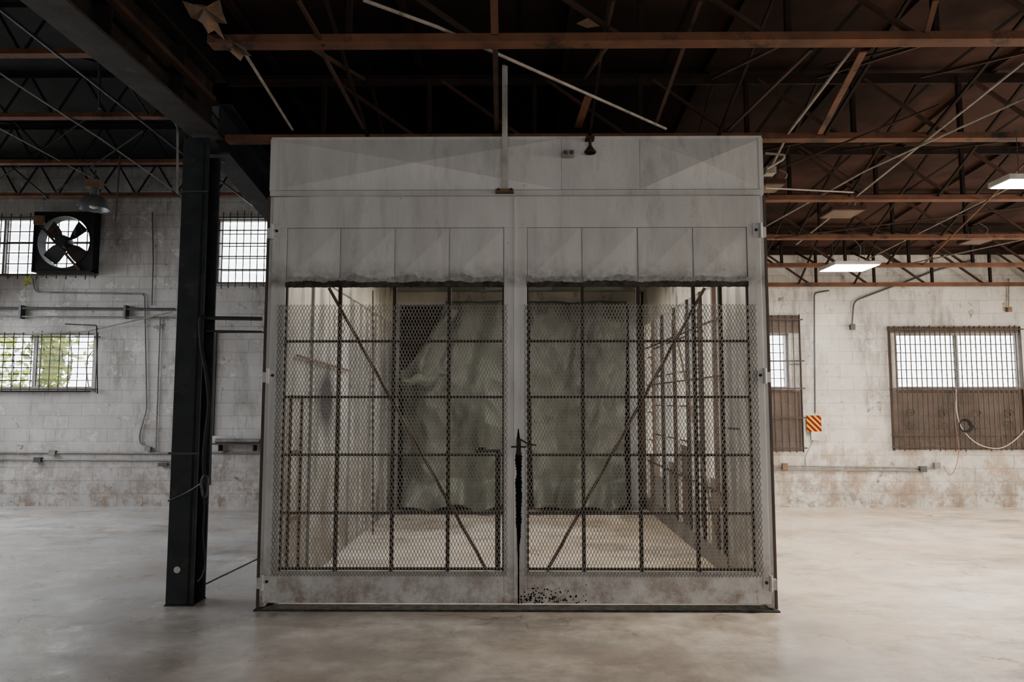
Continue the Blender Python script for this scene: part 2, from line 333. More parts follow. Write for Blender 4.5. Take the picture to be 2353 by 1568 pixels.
def window(n, mulls, lab, nl):
    x0, x1, z0, z1 = rect(WIN[n]); cx = (x0+x1)/2
    t = thing('window_%d' % n, (cx, YB+.1, z0), lab, 'window', kind='structure')
    f = MB(); y0, y1 = YB+.05, YB+.13; w = .03
    f.box(x0, x1, y0, y1, z0, z0+w).box(x0, x1, y0, y1, z1-w, z1).box(x0, x0+w, y0, y1, z0+w, z1-w).box(x1-w, x1, y0, y1, z0+w, z1-w)
    for m in mulls:
        mx = P(m, 800, YB).x; f.box(mx-w*.6, mx+w*.6, y0, y1, z0+w, z1-w)
    f.build('frame', FRAMEM, t)
    e = [x0+w]+[P(m, 800, YB).x for m in mulls]+[x1-w]
    for a, b in zip(e[:-1], e[1:]):
        g = MB(); r_ = MB()
        for k in range(nl):
            z = z0+w+(k+.5)*(z1-z0-2*w)/nl; hh = (z1-z0)/nl*.5
            g.bar((a+.03, YB+.12, z), (b-.03, YB+.12, z), .012, hh*1.2, (0, -.7, .7))
            if k: r_.box(a+.018, b-.018, YB+.085, YB+.1, z-hh-.008, z-hh+.008)
        r_.box(a+.018, a+.03, YB+.085, YB+.1, z0+w, z1-w).box(b-.03, b-.018, YB+.085, YB+.1, z0+w, z1-w)
        g.build('louvre_panes', GLASS, t); r_.build('louvre_rack', FRAMEM, t)
    MB().box(x0-.03, x1+.03, YB-.03, YB+.05, z0-.04, z0).build('sill', FRAMEM, t)
window(1, [76, -10], 'upper louvred window behind the exhaust fan', 5)
window(2, [], 'upper barred window between the column and the booth', 5)
window(3, [75, -60], 'lower left louvred window with green vines outside', 8)
window(4, [], 'narrow louvred window just right of the booth', 6)
window(5, [2203], 'wide two-bay louvred window on the right wall', 6)
def bars(r, step, mat_, lab, horiz=(), scroll=False, screens=(), off=.07, Y=YB, rad=.012):
    x0, x1, z0, z1 = rect(r, Y-off); t = thing('security_grille', ((x0+x1)/2, Y-off, z0), lab, 'window grille', 'security grilles on the back wall windows')
    first = MB().bar((x0, Y-off, z0), (x0, Y-off, z1), rad, rad).build('bar', mat_, t); n = int((x1-x0)/step)
    for k in range(1, n+1): cp(first, dx=k*(x1-x0)/n, dz=random.uniform(-.02, .02))
    for hz in horiz:
        z = P((r[0]+r[1])/2, hz, Y-off).z; MB().bar((x0-.05, Y-off-.012, z), (x1+.05, Y-off-.012, z), .008, .02, (0, 0, 1)).build('cross_rail', mat_, t)
    for sc in screens:
        a = P((r[0]+r[1])/2, sc[0], Y-off).z; b = P((r[0]+r[1])/2, sc[1], Y-off).z
        MB().box(x0, x1, Y-.045, Y-.040, b, a).build('screen', SCREENM, t)
    if screens:
        fr = MB()
        fr.box(x0-.012, x1+.012, Y-.06, Y-.02, z1-.02, z1)
        for xa in (x0-.012, x1): fr.box(xa, xa+.012, Y-.06, Y-.02, z0, z1-.02)
        fr.build('frame', RUSTSH, t)
    if scroll:
        zc = P((r[0]+r[1])/2, 965, Y-off).z; k = x0+.25
        while k < x1-.1:
            for s in (-1, 1):
                sp = [V((k+s*(.08-.06*q/14)*math.cos(q*.55)*1.0, Y-off-.015, zc+s*.09+(.08-.05*q/14)*math.sin(q*.55))) for q in range(15)]
                MB().tube(sp, .007, 5).build('scroll', mat_, t)
            k += .5
    return t
bars((0, 222, 490, 640), .15, BARM, 'rusty upright bars across the upper left window behind the fan', (500, 560, 632))
bars((495, 640, 485, 660), .1, BARM, 'closely spaced upright bars over the upper window beside the column', (500, 530, 560, 590, 620, 650))
bars((-100, 222, 762, 900), .14, BARM, 'thin bars over the lower left window with green vines outside', (775, 895), rad=.010)
bars((1700, 1842, 724, 1040), .10, BARM, 'rusty screened grille on the narrow window beside the yellow and red sign', (735, 830, 893, 960, 1030), False, ((896, 1038), (726, 765)))
bars((2050, 2352, 750, 1036), .075, BARM, 'wide rusty ornamental grille with scrolls under the right window', (757, 893, 1000, 1028), True, ((896, 1034), (751, 765)))
tag(MB().box(-30, 30, YB+.2, 40, -.3, -.1).build('ground', GROUND, zero=True), 'pale ground outside the windows', 'ground', kind='structure')
mb = MB()
for k in range(6): mb.box(-12, -5.0, 15, 15.04, .2+k*.22, .37+k*.22)
for xx in (-11.5, -9, -6.5, -5.05): mb.box(xx, xx+.1, 15.04, 15.12, -.1, 1.5)
tag(mb.build('fence', FENCE), 'white slatted fence outside the lower left window', 'fence')
def vine(x0, x1, y, z0, z1, n, lab):
    t = thing('climbing_vine', ((x0+x1)/2, y, -.1), lab, 'vine', 'vines outside the lower left window'); g = MB(); st = MB()
    for k in range(4):
        xx = x0+(x1-x0)*(k+.5)/4
        st.tube(spline([(xx, y, -.1), (xx+.1, y, z0*.5), (xx-.12, y+.03, z0), (xx+.1, y, (z0+z1)/2), (xx, y, z1)]), .012, 5)
    for k in range(n):
        xx = (x0+x1)/2+random.gauss(0, 1)*(x1-x0)/4; c = V((xx, y+random.uniform(-.12, .12), random.uniform(z0, z1)))
        a = V([random.uniform(-1, 1) for _ in range(3)]).normalized(); b = a.orthogonal().normalized(); L = random.uniform(.05, .1)
        g.add([c-a*L, c+b*L*.5, c+a*L, c-b*L*.5], [(0, 1, 2, 3)])
    st.build('stem', RUSTY, t); g.build('leaves', LEAF, t)['kind'] = 'stuff'
vine(-8.0, -7.4, 11.75, 1.3, 3.0, 620, 'yellow-green vine climbing outside the lower left window, beside its centre mullion')
vine(-10.5, -8.6, 13.0, .8, 3.2, 800, 'denser leafy vine further out beyond the lower left window')
vine(-8.2, -6.8, 13.4, 2.3, 3.1, 120, 'sparse vine sprigs outside right half of the lower left window')
# ---------------------------------------------------------------- joists
def joist(Y, z, x0, x1, panel, x_first, style, mc, mw, lab, grp, dep=DEP):
    t = thing('roof_joist', ((x0+x1)/2, Y, z), lab, 'roof joist', grp)
    MB().box(x0, x1, Y-.05, Y+.05, z, z+.01).box(x0, x1, Y-.05, Y-.042, z+.01, z+.05).box(x0, x1, Y+.042, Y+.05, z+.01, z+.05).build('bottom_chord', mc, t)
    MB().box(x0, x1, Y-.045, Y+.045, z+dep-.01, z+dep).box(x0, x1, Y-.012, Y+.012, z+dep-.07, z+dep-.01).build('top_chord', mw, t)
    n0 = math.ceil((x0-x_first)/panel+.01); xs = []
    k = n0
    while x_first+(k+1)*panel < x1: xs.append(x_first+k*panel); k += 1
    if style == 'N':
        v = MB().box(xs[0]-.016, xs[0]+.016, Y-.02, Y+.02, z+.01, z+dep-.01).build('web_strut', mw, t)
        d = MB().bar((xs[0]+.1, Y, z+dep-.03), (xs[0]+panel-.08, Y, z+.02), .024, .03, (0, 1, 0)).build('web_diagonal', JMID, t)
        for q in range(1, len(xs)): cp(v, dx=q*panel); cp(d, dx=q*panel)
    else:
        v = MB().tube([(xs[0], Y, z+dep-.02), (xs[0]+panel/2, Y, z+.02)], .014, 6).build('web_diagonal', mw, t)
        d = MB().tube([(xs[0]+panel/2, Y, z+.02), (xs[0]+panel, Y, z+dep-.02)], .014, 6).build('web_diagonal', mw, t)
        for q in range(1, len(xs)): cp(v, dx=q*panel); cp(d, dx=q*panel)
RL = ['orange-brown roof joist nearest the camera, crossing the top of the photo',
      'dark roof joist directly above the front header of the booth',
      'brown roof joist first behind the booth front on the right side',
      'brown roof joist in the middle of the right bay, between the lit ceiling panels',
      'brown roof joist just above the farther lit ceiling panel',
      'brown roof joist closest to the right part of the back wall']
for i, ((Y, py), z) in enumerate(zip(RJ, RJZ)):
    joist(Y, z, XM+.16 if i > 0 else P(484, 95, 4.2).x, XR-.05, .89, .134-(.28 if i == 0 else 0), 'N', JOIST, JDARK, RL[i], 'roof joists of the right bay')
LJ = [(6.56, 128), (8.0, 272), (9.5, 377), (10.95, 452)]
LL = ['left bay roof joist nearest the camera, high at the top left corner', 'second left bay roof joist back, above the hanging dome lamp',
      'third left bay roof joist, from which the dome lamp hangs', 'left bay roof joist against the back wall above the fan']
for (Y, py), lab in zip(LJ, LL):
    joist(Y, P(200, py, Y).z, XL+.05, XC-.08, .62, -9.4, 'W', JOIST, JBLACK, lab, 'roof joists of the left bay', .55)
for x, lab in ((-1.3, 'row of dark cross bridging between joists above the left booth door'),
               (.55, 'row of dark cross bridging between joists above the twin-outlet fixture'),
               (1.62, 'row of dark cross bridging between joists above the right booth door'),
               (2.5, 'row of dark cross bridging between joists just right of the booth'),
               (3.35, 'row of dark cross bridging between joists above the narrow window'),
               (4.25, 'row of dark cross bridging between joists above the striped sign'),
               (5.1, 'row of dark cross bridging between joists near the right photo edge')):
    t = thing('cross_bridging', (x, 7.5, RJZ[0]), lab, 'bridging', 'cross bridging rows in the roof')
    for i in range(5):
        (ya, _), (yb, _) = RJ[i], RJ[i+1]
        MB().bar((x, ya+.06, RJZ[i]+.03), (x, yb-.06, RJZ[i+1]+DEP-.04), .022, .022, (1, 0, 0)).build('strut', JMID, t)
        MB().bar((x+.04, ya+.06, RJZ[i]+DEP-.04), (x+.04, yb-.06, RJZ[i+1]+.03), .022, .022, (1, 0, 0)).build('strut', JDARK, t)
for x, lab in ((-6.4, 'row of dark cross bridging in the left bay above the fan'), (-4.3, 'row of dark cross bridging in the left bay beside the column top')):
    t = thing('cross_bridging', (x, 8, 4.5), lab, 'bridging', 'cross bridging rows in the roof')
    for i in range(3):
        ya, yb = LJ[i][0], LJ[i+1][0]; za, zb = P(200, LJ[i][1], ya).z, P(200, LJ[i+1][1], yb).z
        MB().bar((x, ya+.06, za+.03), (x, yb-.06, zb+.5), .022, .022, (1, 0, 0)).build('strut', JBLACK, t)
        MB().bar((x+.04, ya+.06, za+.5), (x+.04, yb-.06, zb+.03), .022, .022, (1, 0, 0)).build('strut', JBLACK, t)
# ---------------------------------------------------------------- column & girder
def slab(mb, xa, xb, a, b, z0f, z1f, y0, y1):
    return mb.add([(xa, y0, z0f+a), (xb, y0, z0f+a), (xb, y1, z1f+a), (xa, y1, z1f+a), (xa, y0, z0f+b), (xb, y0, z0f+b), (xb, y1, z1f+b), (xa, y1, z1f+b)],
               [(0, 3, 2, 1), (4, 5, 6, 7), (0, 1, 5, 4), (1, 2, 6, 5), (2, 3, 7, 6), (3, 0, 4, 7)])
def ibeam(t, x, w, z0f, z1f, y0, y1, hh, mf, mw):
    slab(MB(), x-w/2, x+w/2, 0, .02, z0f, z1f, y0, y1).build('bottom_flange', mf, t)
    slab(MB(), x-.008, x+.008, .02, hh-.02, z0f, z1f, y0, y1).build('web', mw, t)
    slab(MB(), x-w/2, x+w/2, hh-.02, hh, z0f, z1f, y0, y1).build('top_flange', mw, t)
g = thing('girder', (XM, 3, 3.76), 'deep dark steel I-girder running from top left to the black column', 'girder')
ibeam(g, XM, .25, 3.77, 3.82, -2, 5.9, .52, GFL, GIRD)
st = MB().box(XM+.008, XM+.12, -1.5, -1.488, 3.84, 4.27).build('stiffener', GIRD, g)
for k in range(1, 8): cp(st, dy=k*.95)
MB().box(XM+.125, XM+.17, -2, 5.6, 4.02, 4.06).build('ledger_angle', JMID, g)
g2 = thing('girder', (XM, 8.4, 3.1), 'dark steel beam sloping down behind the black column towards the back wall', 'girder')
ibeam(g2, XM+.02, .2, 3.74, 3.02, 6.03, YB-.02, .45, STEEL, STEEL)
YC0, YC1 = 5.79, 6.02
cxa = P(401, 850, YC0).x; cxb = P(463, 850, YC0).x; CXM = (cxa+cxb)/2
col = thing('steel_column', (CXM, 5.9, 0), 'black steel H-section column standing on the floor left of the booth', 'column')
MB().box(cxa, cxb, YC0, YC0+.016, .01, 3.80).build('flange', STEEL, col, bevel=.003)
MB().box(cxa, cxb, YC1-.016, YC1, .01, 3.70).build('flange', STEEL, col, bevel=.003)
MB().box(CXM-.006, CXM+.006, YC0+.016, YC1-.016, .01, 3.70).build('web', STEEL, col)
MB().box(cxb-.045, cxb-.033, YC0-.012, YC0, .02, 3.75).build('edge_angle', JBLACK, col)
MB().box(cxa-.005, cxb+.005, YC0-.01, YC1, 0, .01).build('base_plate', STEEL, col)
p = P(407, 1310, YC0-.005); MB().lathe(p, [(0, -.004), (.026, -.004), (.026, .003)], 14, 'y').build('bolt_hole_patch', WHC, col)
for py in (442, 1042):
    z = P(430, py, YC0).z; MB().box(cxa-.012, cxb+.012, YC0-.025, YC0-.012, z-.008, z+.008).build('strap', PIPED, col)
def pipe(pts, r, m, lab, name='conduit', cat='conduit', group=None, corner=.06, n=8):
    o = MB().tube(bend(pts, corner), r, n).build(name, m, smooth=True); return tag(o, lab, cat, group)
pipe([P(402, 280, 5.76), P(408, 292, 5.76), P(408, 445, 5.76)], .010, PIPE, 'thin grey conduit bent over the top of the black column')
pipe([P(493, 368, 6.08), P(490, 730, 6.08), P(480, 1115, 6.08)], .018, PIPED, 'dark upright pipe close behind the right edge of the black column')
pipe([P(516, 372, 6.15), P(497, 376, 6.15), P(489, 460, 6.15), P(488, 505, 6.15)], .008, PIPE, 'thin pipe hanging near the top right of the column')
pipe([P(473, 731, 5.85), P(602, 733, 5.85)], .016, PIPED, 'thick dark pipe linking the column to the booth')
pipe([P(473, 761, 5.85), P(602, 763, 5.85)], .009, PIPED, 'thinner dark pipe linking column and booth below the thick one')
tag(MB().tube(spline([P(470, 728, 5.72), P(460, 736, 5.72), P(463, 800, 5.72), P(474, 860, 5.72), P(480, 930, 5.72), P(474, 990, 5.72), P(468, 1060, 5.72), P(472, 1120, 5.72)]), .016, 8).build('hose', BLACK, smooth=True), 'thick black hose looping down the right side of the column', 'hose')
tag(MB().tube(spline([P(466, 1110, 5.7), P(470, 1160, 5.7), P(467, 1230, 5.68), P(472, 1290, 5.66), P(466, 1322, 5.62), P(454, 1338, 5.6)]), .006, 6).build('cord', BLACK, smooth=True), 'thin black cord dangling to the foot of the column', 'cord')
hk = [P(466, 1140, 5.68), P(462, 1110, 5.68), P(470, 1094, 5.68), P(478, 1102, 5.68), P(474, 1140, 5.68), P(466, 1142, 5.68)]
tag(MB().tube(spline(hk), .009, 7).build('chain_hook', PIPED, smooth=True), 'black hook hanging beside the lower column', 'hook')
tag(MB().tube(spline([P(386, 1152, 5.74), P(400, 1146, 5.74), P(430, 1132, 5.74), P(462, 1112, 5.72)]), .007, 6).build('strap', PIPED, smooth=True), 'black strap tied round the lower column', 'strap')
# ---------------------------------------------------------------- booth
YD = 5.70
def fx(px, py=860, Y=YD): return P(px, py, Y).x
def fz(py, px=1184, Y=YD): return P(px, py, Y).z
bx0, bx1 = fx(609), fx(1766)
ztop = fz(314)
booth = thing('paint_booth', (0, 8.4, 0), 'large off-white metal spray booth with double mesh doors, lit inside', 'spray booth')
MB().box(bx0, fx(622), YD, YD+.10, .02, fz(452)).build('door_jamb', BOOTH, booth, bevel=.004)
MB().box(fx(1752), bx1, YD, YD+.10, .02, fz(452)).build('door_jamb', BOOTH, booth, bevel=.004)
MB().box(bx0-.012, bx0+.004, YD-.02, YD, .02, fz(452)).build('jamb_edge', RUSTSH, booth)
MB().box(bx1-.004, bx1+.012, YD-.02, YD, .02, fz(452)).build('jamb_edge', RUSTSH, booth)
hz0, hz1 = fz(450), ztop
edges = [bx0, fx(1290, 380), fx(1470, 380), bx1]
for a, b in zip(edges[:-1], edges[1:]):
    MB().pyr(a+.001, b-.001, hz0+.05, hz1-.02, YD, YD+.04, .05 if b-a > .7 else .005).build('header_panel', BOOTH, booth)
MB().box(bx0, bx1, YD-.006, YD+.05, hz1-.02, hz1).box(bx0, bx1, YD-.012, YD+.06, hz0, hz0+.045).build('header_frame', BOOTH, booth, bevel=.003)
MB().box(bx0-.005, bx0+.045, YD-.008, YD, hz0+.045, hz1-.02).build('corner_trim', BOOTH, booth)
MB().box(bx1-.03, bx1+.005, YD-.008, YD, hz0+.045, hz1-.02).build('corner_trim', BOOTH, booth)
MB().box(bx0-.02, bx1+.02, YD-.05, YD+.12, 0, .010).build('threshold', EDGE, booth)
IX = 1.92; ZC = 3.28; YR = 11.0
MB().box(bx0+.002, bx0+.03, YD+.10, YR, 0, ZC+.05).build('outer_side_panel', BOOTH, booth)
MB().box(-IX-.02, -IX, YD+.10, YR, .0, 2.78).build('inner_side_panel', LSIDE, booth)
MB().box(-IX-.03, -IX+.02, YD+.10, YR, 2.78, ZC).build('side_header', BOOTH_IN, booth)
MB().box(IX-.02, IX+.03, YD+.10, YR, 2.76, ZC).build('side_header', BOOTH_IN, booth)
for yy in (6.6, 7.6, 8.1, 8.6, 9.2, 9.8, 10.4):
    MB().box(-IX, -IX+.025, yy-.015, yy+.015, .02, 2.78).build('wall_rib', GREY_IN, booth)
MB().box(IX, IX+.03, YD+.10, 6.75, 0, 2.76).build('inner_side_panel', LSIDE, booth)
MB().box(IX-.01, IX+.04, 6.75, YR, 0, .20).build('side_curb', CURB, booth)
posts = [(6.78, RUSTY), (7.02, BRACE), (7.35, BOOTH_IN), (7.52, RUSTY), (7.95, GREY_IN), (8.1, RUSTY), (8.62, BOOTH_IN), (8.8, RUSTY), (9.35, GREY_IN), (9.55, RUSTY), (10.2, BRACE), (10.7, BOOTH_IN)]
for i, (yy, mm) in enumerate(posts):
    MB().box(IX-.03, IX+.05, yy-.020-.008*(i % 2), yy+.020, .20, 2.76).build('side_post', mm, booth)
    if i+1 < len(posts):
        y2 = posts[i+1][0]
        if i not in (3, 7): MB().box(IX+.008, IX+.013, yy+.03, y2-.03, .75, 2.74).build('side_pane', DGLASS, booth)
        MB().box(IX, IX+.006, yy+.025, y2-.03, .20, .60+.25*(i % 3)).build('lower_side_panel', (GREY_IN, CURB, RUSTSH)[i % 3], booth)
        if y2-yy > .38:
            MB().box(IX-.01, IX+.004, yy+.14, yy+.155, .3, 2.6).build('inner_mullion', RUSTY, booth)
            for q in range(4): MB().box(IX-.01, IX+.004, yy+.03, y2-.03, 1.05+.4*q+.1*(i % 2), 1.065+.4*q+.1*(i % 2)).build('glazing_rail', RUSTY, booth)
for z in (.75, 1.85, 2.4):
    MB().bar((IX-.02, 6.78, z), (IX-.02, YR-.3, z), .022, .016, (0, 0, 1)).build('side_rail', RUSTY, booth)
MB().bar((IX-.04, 7.0, .35), (IX-.04, 8.7, 2.6), .018, .018, (1, 0, 0)).build('side_diagonal', BRACE, booth)
fr = MB(); ya, yb, za, zb = 6.02, 6.34, .62, 1.66
fr.box(-IX, -IX+.02, ya, ya+.015, 0.05, zb).box(-IX, -IX+.02, yb-.015, yb, 0.05, zb).box(-IX, -IX+.02, ya, yb, zb-.015, zb).box(-IX, -IX+.02, ya, yb, za, za+.015).box(-IX, -IX+.02, ya, yb, 1.18, 1.195)
fr.build('service_frame', BRACE, booth)
MB().bar((-IX+.03, 6.1, 2.0), (-IX+.03, 8.0, 1.95), .018, .018, (0, 0, 1)).build('diagonal_rail', BRACE, booth)
MB().box(bx0+.002, bx1-.002, YD+.06, YR, ZC, ZC+.05).build('roof_panel', GREY_IN, booth)
MB().box(-IX, IX, YR-.03, YR+.04, 0, ZC).build('rear_panel', JDARK, booth)
rt = P(1192, 676, YR-.06).z; rb = P(1192, 702, YR-.06).z
MB().box(-1.86, 1.86, YR-.16, YR-.04, rb, rt+.02).build('rear_lintel', BOOTH_IN, booth, bevel=.005)
MB().box(-1.86, 1.86, YR-.10, YR-.04, rt+.02, ZC).build('rear_header', BOOTH_IN, booth)
for px0, px1 in ((903, 917), (1446, 1466)):
    MB().box(P(px0, 900, YR-.1).x, P(px1, 900, YR-.1).x, YR-.14, YR-.04, 0, rb).build('rear_post', GREY_IN, booth, bevel=.004)
lx0, lx1 = P(922, 780, YR-.06).x, P(1160, 780, YR-.06).x
for k in range(6):
    z = P(950, 860-k*27, YR-.06).z; MB().bar((lx0, YR-.06, z), (lx1, YR-.06, z), .015, .06, (0, -.6, .8)).build('rear_slat', JMID, booth)
for x in (-1.45, 1.45):
    for yy in (6.3, 7.8):
        lt = MB().box(x-.09, x+.09, yy, yy+1.3, ZC-.09, ZC-.002).build('light_trough', BOOTH_IN, booth)
        MB().box(x-.06, x+.06, yy+.03, yy+1.27, ZC-.105, ZC-.092).build('tube_diffuser', BLIT, lt)
for x in (-.85, .85):
    MB().box(x-.35, x+.35, 9.9, 10.5, ZC-.05, ZC-.002).build('ceiling_filter', DRAPEG, booth)
def door(side):
    if side < 0:
        X = [622, 655, 780, 906, 1032, 1158, 1183.5]
    else:
        X = [1184.5, 1211, 1338, 1467, 1595, 1721, 1752]
    x = [fx(q) for q in X]; y0 = YD-.045; y1 = YD-.002
    zt, z1, z2, zm, zb, z0 = fz(455), fz(526), fz(645), fz(660), fz(1312), fz(1384)
    fr = MB().box(x[0], x[6], y0, y1, z1, zt).box(x[0], x[1], y0, y1, z0, z1).box(x[5], x[6], y0, y1, z0, z1).box(x[1], x[5], y0, y1, z0, zb)
    fr.box(x[1], x[5], y0+.02, y1, z2, z1)
    d = fr.build('door', BOOTH, booth, bevel=.003)
    for a, b in zip(x[1:5], x[2:6]):
        MB().pyr(a+.005, b-.005, z2-.01, z1-.004, y0+.004, y0+.02, .012).build('upper_panel', BOOTH, d)
    def ragged(name, m, za, amp, base, yo, s, jit=0):
        e = MB(); n = 160
        top = []
        for k in range(n+1):
            q = noise.noise(V((k*.05*s, side, s)))+.6*noise.noise(V((k*.25*s, side, 3+s)))+.4*noise.noise(V((k*.9*s, side, 9+s)))
            top.append((x[1]+(x[5]-x[1])*k/n, za+amp*q, base+jit*.4*noise.noise(V((k*.4, side, s+20)))))
        for k in range(n):
            (xa, ta, ba), (xb, tb, bb) = top[k], top[k+1]; ya_, yb_ = y0-yo, y0+.03
            ta = max(ta, ba+.001); tb = max(tb, bb+.001)
            e.add([(xa, ya_, ba), (xb, ya_, bb), (xb, ya_, tb), (xa, ya_, ta), (xa, yb_, ba), (xb, yb_, bb), (xb, yb_, tb), (xa, yb_, ta)],
                  [(0, 1, 2, 3), (3, 2, 6, 7), (0, 4, 5, 1), (4, 7, 6, 5)])
        e.build(name, m, d)
    ragged('torn_filter_fuzz', FUZZ, fz(640), .040, fz(652), .010, 1.0)
    ragged('torn_filter_edge', EDGE, fz(650), .014, fz(661), .012, 1.3, .01)
    for q in x[2:5]: MB().box(q-.014, q+.014, YD-.03, YD-.004, zb, zm).build('upright_bar', RUSTY, d)
    for xa in (x[1], x[5]): MB().box(xa-.012, xa+.012, YD-.03, YD-.004, zb, zm).build('upright_bar', RUSTY, d)
    for py in (785, 913, 1045, 1179, 1306): MB().box(x[1], x[5], YD-.034, YD-.022, fz(py)-.010, fz(py)+.010).build('cross_bar', RUSTY, d)
    if side < 0: a, b = P(756, 662, YD-.01), P(1117, 1308, YD-.01)
    else: a, b = P(1619, 662, YD-.01), P(1257, 1312, YD-.01)
    MB().bar(a, b, .024, .014, (0, 1, 0)).build('diagonal_brace', BRACE, d)
    mx0, mx1 = (fx(640), fx(1166)) if side < 0 else (fx(1205), fx(1736))
    mz1, mz0 = fz(702), fz(1322); Wd, Hd = .026, .054
    nx = int((mx1-mx0)/(Wd/2)); nz_ = int((mz1-mz0)/(Hd/2)); sx = (mx1-mx0)/nx; sz = (mz1-mz0)/nz_
    g = MB(); yy = YD-.056
    for j in range(nz_):
        for i in range(nx+1):
            if (i+j) % 2: continue
            for s in (-1, 1):
                if not 0 <= i+s <= nx: continue
                p = V((mx0+i*sx, yy, mz0+j*sz)); q = V((mx0+(i+s)*sx, yy, mz0+(j+1)*sz))
                dd = (q-p).normalized(); a_ = V((dd.z, 0, -dd.x))*.0020; b_ = V((0, .0025, 0))
                g.add([p-a_-b_, p+a_-b_, p+a_+b_, p-a_+b_, q-a_-b_, q+a_-b_, q+a_+b_, q-a_+b_], [(0, 4, 5, 1), (1, 5, 6, 2), (2, 6, 7, 3), (3, 7, 4, 0)])
    g.build('expanded_metal_mesh', MESHM, d)
    hx = x[0] if side < 0 else x[6]
    for py in (535, 865, 1336):
        z = fz(py); h = MB().lathe((hx, YD-.06, z-.06), [(0, 0), (.013, 0), (.013, .12), (0, .12)], 10)
        h.box(min(hx, hx-side*.06), max(hx, hx-side*.06), YD-.054, YD-.046, z-.04, z+.05).box(min(hx, hx+side*.045), max(hx, hx+side*.045), YD-.054, YD-.0, z-.05, z+.03)
        h.build('hinge', BOOTH, d)
        MB().lathe((hx-side*.035, YD-.058, z+.005), [(0, -.006), (.012, -.006), (.012, .004)], 8, 'y').build('hinge_bolt', RUSTY, d)
    return d, x
dl, xl = door(-1)
dr, xr = door(1)
cxs = fx(1191)
MB().box(cxs-.012, cxs+.02, YD-.075, YD-.046, fz(1045), fz(1008)).box(cxs-.055, cxs+.06, YD-.085, YD-.075, fz(1026)-.006, fz(1026)+.006).build('latch', RUSTY, dr)
MB().tube(spline([P(1196, 1010, YD-.08), P(1210, 1018, YD-.09), P(1232, 1024, YD-.085)]), .006, 6).build('latch_handle', RUSTY, dr)
dp = MB(); n = 200; yy = YD-.0535
for k in range(n):
    def wd_(k, sgn):
        py = 985+(1384-985)*k/n
        e = max(0, min(1, (py-985)/60))*max(.14, min(1, (1300-py)/130))
        return .003+.030*e*max(0, .75+.5*noise.noise(V((sgn, k*.07, 2)))+.5*noise.noise(V((sgn, k*.8, 5))))
    z = fz(985+(1384-985)*k/n); z2_ = fz(985+(1384-985)*(k+1)/n)
    dp.add([(cxs-wd_(k, 1)*.8, yy, z), (cxs+wd_(k, 4), yy, z), (cxs+wd_(k+1, 4), yy, z2_), (cxs-wd_(k+1, 1)*.8, yy, z2_)], [(3, 2, 1, 0)])
dp.build('paint_smear', SOOT, dr)
dp = MB(); yy = YD-.047
for k in range(150):
    xx = fx(1196+abs(random.gauss(0, 62))); zc = fz(1384-abs(random.gauss(0, 17))); r = random.uniform(.002, .008)
    if not (xr[0] < xx < xr[6]) or zc < fz(1382): continue
    ns = 7; ring = [(xx+r*random.uniform(.6, 1.3)*math.cos(2*PI*q/ns), yy, zc+r*random.uniform(.6, 1.8)*math.sin(2*PI*q/ns)) for q in range(ns)]
    dp.add(ring, [tuple(range(ns))])
dp.build('paint_splatter', SOOT, dr)['kind'] = 'stuff'
MB().box(fx(1180.5), fx(1187), YD-.052, YD-.0455, fz(1384), fz(456)).build('cover_strip', BOOTH, dl, bevel=.002)
xa, xb = P(1092, 1040, 6.4).x, P(1150, 1040, 6.4).x; zt_ = P(1100, 1040, 6.4).z
sd = thing('tool_stand', ((xa+xb)/2+.08, 6.4, 0), 'dark upright stand behind the left mesh door near the centre', 'stand')
MB().box(xb-.045, xb, 6.38, 6.42, 0.03, zt_).build('upright', BLACK, sd)
MB().box(xa, xb, 6.37, 6.43, zt_, zt_+.03).box(xa+.03, xa+.09, 6.37, 6.43, zt_+.03, zt_+.05).build('arm', BLACK, sd, bevel=.004)
MB().box(xb-.07, xb+.03, 6.32, 6.48, 0, .03).build('foot', BLACK, sd, bevel=.004)
# sheets hanging at the rear
def drape(px0, px1, seed, torn, lab):
    Yd = YR-.32; nu, nv = 90, 110; x0 = P(px0, 900, Yd).x; x1 = P(px1, 900, Yd).x; zt = rb+.02
    m = MB(); idx = {}
    for i in range(nu+1):
        u = i/nu; top = zt
        if torn and u < .42:
            top = zt-.04-1.0*(1-(u/.42)**1.6)
        for j in range(nv+1):
            v = j/nv
            low = .03+.09*abs(math.sin(u*PI*2.2+seed))
            z = top+(low-top)*v; vv = 1-(z-low)/(zt-low)
            y = Yd+.085*math.sin(u*10+seed+1.3*vv)*(.25+.75*vv)+.12*noise.noise(V((u*3, vv*2.0, seed)))+.08*noise.noise(V((u*6+vv*2, vv*4, seed+3)))-.035*(1-2.2*abs(noise.noise(V((u*5+vv*3, vv*6-u*2, seed+7)))))+.015*noise.noise(V((u*12, vv*14, seed+5)))
            y -= .34*max(0, vv-.88)/.12*(.3+.7*math.sin(u*PI*2.5+seed)**2)
            taper = .06*vv*(1 if u > .5 else -1)*abs(u-.5)*2
            x = x0+(x1-x0)*u-taper+.03*noise.noise(V((u*3, v*4, seed+9)))
            if torn and u < .5: y -= .16*max(0, 1-v*5)*(1-u/.5)
            idx[i, j] = len(m.v); m.v.append((x, min(y, YR-.17), z))
    for i in range(nu):
        for j in range(nv): m.f.append((idx[i, j], idx[i, j+1], idx[i+1, j+1], idx[i+1, j]))
    t = thing('hanging_sheet', ((x0+x1)/2, Yd, 0.02), lab, 'plastic sheet')
    o = m.build('sheet', DRAPE, t, smooth=True)
    sm = o.modifiers.new('thickness', 'SOLIDIFY'); sm.thickness = .004
    return t
ls = drape(920, 1168, 1.3, True, 'grey-green plastic sheet at the booth rear with its upper left corner torn down')
drape(1215, 1442, 4.1, False, 'intact grey-green plastic sheet covering the right half of the booth rear')
